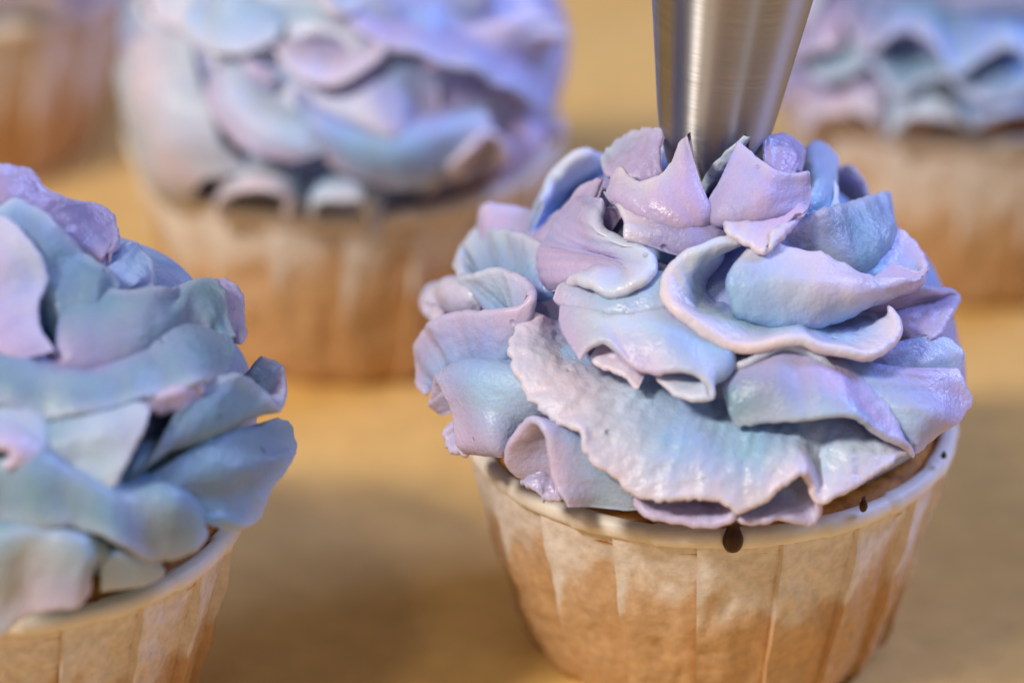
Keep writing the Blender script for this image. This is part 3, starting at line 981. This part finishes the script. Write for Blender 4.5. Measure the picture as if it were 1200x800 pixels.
# ------------------------------------------------------------------ blurred cupcakes at the top corners
PALR = [['VB', 'BL', 'WL'], ['AB', 'LA', 'WP'], ['BV', 'LB', 'WW']]  # blues here and in the folds below partly paint in the cool light
right, rc = cupcake(1150, 65, 'blurred bluish frosted cupcake in the back right corner behind the piping tip', 1.4, DRY_PLEATS)
MR = Mound(rc, PROF_C)
frr = core(MR, right, 'BV', 5.0, 12)
RIGHT = [
    dict(rails=[[(950, 110, 0), (985, 95, 0), (1010, 95, 0), (1040, 115, 0)],
                [(935, 165, 5), (965, 138, 8), (1000, 128, 9), (1022, 135, 9), (1040, 160, 6)]], cols=['L', 'P'], res=.7),
    dict(rails=[[(1050, 110, 0), (1075, 98, 0), (1100, 100, 0), (1120, 120, 0)],
                [(1048, 172, 6), (1070, 140, 8), (1100, 136, 9), (1132, 152, 7)]], cols=['S', 'W'], res=.7),
    dict(rails=[[(960, 30, -3), (1010, 50, -3), (1080, 70, -3), (1150, 80, -3), (1220, 70, -3)],
                [(930, 60, 3), (970, 96, 6), (1010, 72, 3), (1060, 112, 8), (1110, 86, 4), (1160, 118, 8), (1220, 95, 5)]], cols=['T', 'SAB'], res=.7),
    dict(rails=[[(1000, -25, -4), (1060, 5, -4), (1130, 25, -4), (1220, 25, -4)],
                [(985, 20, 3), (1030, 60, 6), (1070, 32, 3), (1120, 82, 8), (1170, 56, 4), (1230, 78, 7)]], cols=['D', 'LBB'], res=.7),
    dict(rails=[[(1120, 100, 0), (1160, 92, 0), (1210, 90, 0)],
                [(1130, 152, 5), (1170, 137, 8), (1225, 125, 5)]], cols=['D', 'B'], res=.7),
    dict(rails=[[(930, 0, -3), (960, 10, -3), (990, 10, -3)],
                [(905, 50, 3), (945, 70, 6), (985, 50, 4)]], cols=['V', 'L'], res=.7),
]
for k, sp in enumerate(RIGHT):
    sp['wave'] = 1.6
    traced(MR, frr, sp, 150 + k)
back_folds(MR, frr, 22, R_(-60), R_(60), [(.42, 2, .16), (.56, 2, .13)], .5, PALR)
back_folds(MR, frr, 21, R_(60), R_(300), [(.05, 4, .17), (.18, 4, .18), (.32, 3, .18), (.46, 2, .16), (.58, 1, .13)], .5, PALR)
far, fc = cupcake(-72, -50, 'blurred cupcake in the back left corner, mostly outside the photo', 2.2, DRY_PLEATS)
MF = Mound(fc, PROF_C)
ff = core(MF, far, 'VL', 5.0, 16)
back_folds(MF, ff, 31, R_(-90), R_(270), [(.05, 5, .17), (.18, 5, .18), (.32, 4, .18), (.46, 3, .16), (.6, 2, .13)], .5)

# ------------------------------------------------------------------ steel piping tip
def piping_tip():
    tip = bpy.data.objects.new('piping_tip', None)
    COL.objects.link(tip)
    tip['label'] = 'brushed steel open star piping tip pushed into the frosting of the front right cupcake'
    tip['category'] = 'piping tip'
    z0 = H + 0.690 * W                      # height of the notches
    # axis leans to the right
    tip.location = ((833.5 - 832) / 576 * W, -0.01 * W, z0)
    tip.rotation_euler = (0, math.radians(5.6), 0)
    nt, K = 6, 22
    ncol = nt * K
    top = 0.80 * W
    tooth = 0.158 * W
    rows = 40

    def rad(z):
        return 0.120 * W + 0.157 * z if z >= 0 else 0.120 * W + 0.157 * z * (1 + 0.8 * (-z / tooth))

    def low(ph):
        f = (ph / (2 * math.pi) * nt + 0.47) % 1.0
        return -tooth * (1 - abs(2 * f - 1)) ** 0.72
    V = []
    for shell, off in ((0, 0.0), (1, -0.0006)):
        for i in range(ncol):
            ph = 2 * math.pi * i / ncol
            b = low(ph)
            for j in range(rows):
                s = j / (rows - 1)
                z = b + (top - b) * s ** 1.6
                r = max(rad(z), 0.03 * W) + off
                tw = -0.16 * max(0, -z / tooth)
                V.append((r * math.sin(ph + tw), -r * math.cos(ph + tw), z))
    F = grid_faces(ncol, rows, True)
    n0 = ncol * rows
    F += [tuple(reversed(f)) for f in grid_faces(ncol, rows, True, n0)]
    for i in range(ncol):
        i2 = (i + 1) % ncol
        F.append((i * rows, n0 + i * rows, n0 + i2 * rows, i2 * rows))
        F.append((i2 * rows + rows - 1, n0 + i2 * rows + rows - 1, n0 + i * rows + rows - 1, i * rows + rows - 1))
    mesh_obj('barrel', V, F, M_STEEL, tip)
    # rolled collar at the wide end
    V = []
    n, c = 72, 12
    for i in range(n):
        th = 2 * math.pi * i / n
        for k in range(c):
            a = 2 * math.pi * k / c
            r = rad(top) + 0.009 * W * math.cos(a)
            V.append((r * math.sin(th), -r * math.cos(th), top + 0.009 * W * math.sin(a)))
    F = [(i * c + k, ((i + 1) % n) * c + k, ((i + 1) % n) * c + (k + 1) % c, i * c + (k + 1) % c) for i in range(n) for k in range(c)]
    mesh_obj('collar', V, F, M_STEEL, tip)
    # frosting inside the mouth
    V, C = [], []
    n, m = 60, 24
    for i in range(n):
        th = 2 * math.pi * i / n
        for j in range(m):
            z = -tooth * 1.15 + (tooth * 1.15 + 0.5 * W) * j / (m - 1)
            r = rad(z) * (0.88 + 0.07 * min(1, max(0, (z + 0.07 * W) / (0.06 * W)))) if z < 0.05 * W else rad(z) * 0.9
            V.append((r * math.sin(th), -r * math.cos(th), z))
            C.append(PIG['L'])
    F = grid_faces(n, m, True)
    F.append([i * m for i in range(n)])
    F.append([i * m + m - 1 for i in reversed(range(n))])
    mesh_obj('frosting_plug', V, F, M_FROST, tip, attrs={'pigment': np.array(C)})
    # frosting dragged along the right edge of the tooth that faces the camera
    V, C = [], []
    n, m = 40, 16
    for i in range(n):
        z = (-0.150 + 0.142 * i / (n - 1)) * W
        k = min(1.0, -z / tooth)
        edge = 0.031 + 0.524 * (1 - k ** (1 / 0.72)) - 0.16 * k
        wide = 0.13 + 0.24 * (1 - abs(2 * i / (n - 1) - 0.9) ** 2 * 0.8) + 0.05 * noise.noise(Vector((z * 900, 2, 5)))
        for j in range(m):
            b_ = j / (m - 1)
            ph = edge + 0.03 - wide * b_
            lump = 0.5 + 0.5 * noise.noise(Vector((ph * 14, z * 1100, 3)))
            r = rad(z) + 0.00005 + 0.00042 * math.sin(math.pi * min(1, b_ * 0.9 + 0.1)) * (0.5 + lump) - (0.0004 if b_ == 1 else 0)
            V.append((r * math.sin(ph), -r * math.cos(ph), z))
            C.append(PIG['W'])
    mesh_obj('frosting_smear', V, grid_faces(n, m), M_FROST, tip, attrs={'pigment': np.array(C)})
    return tip


piping_tip()
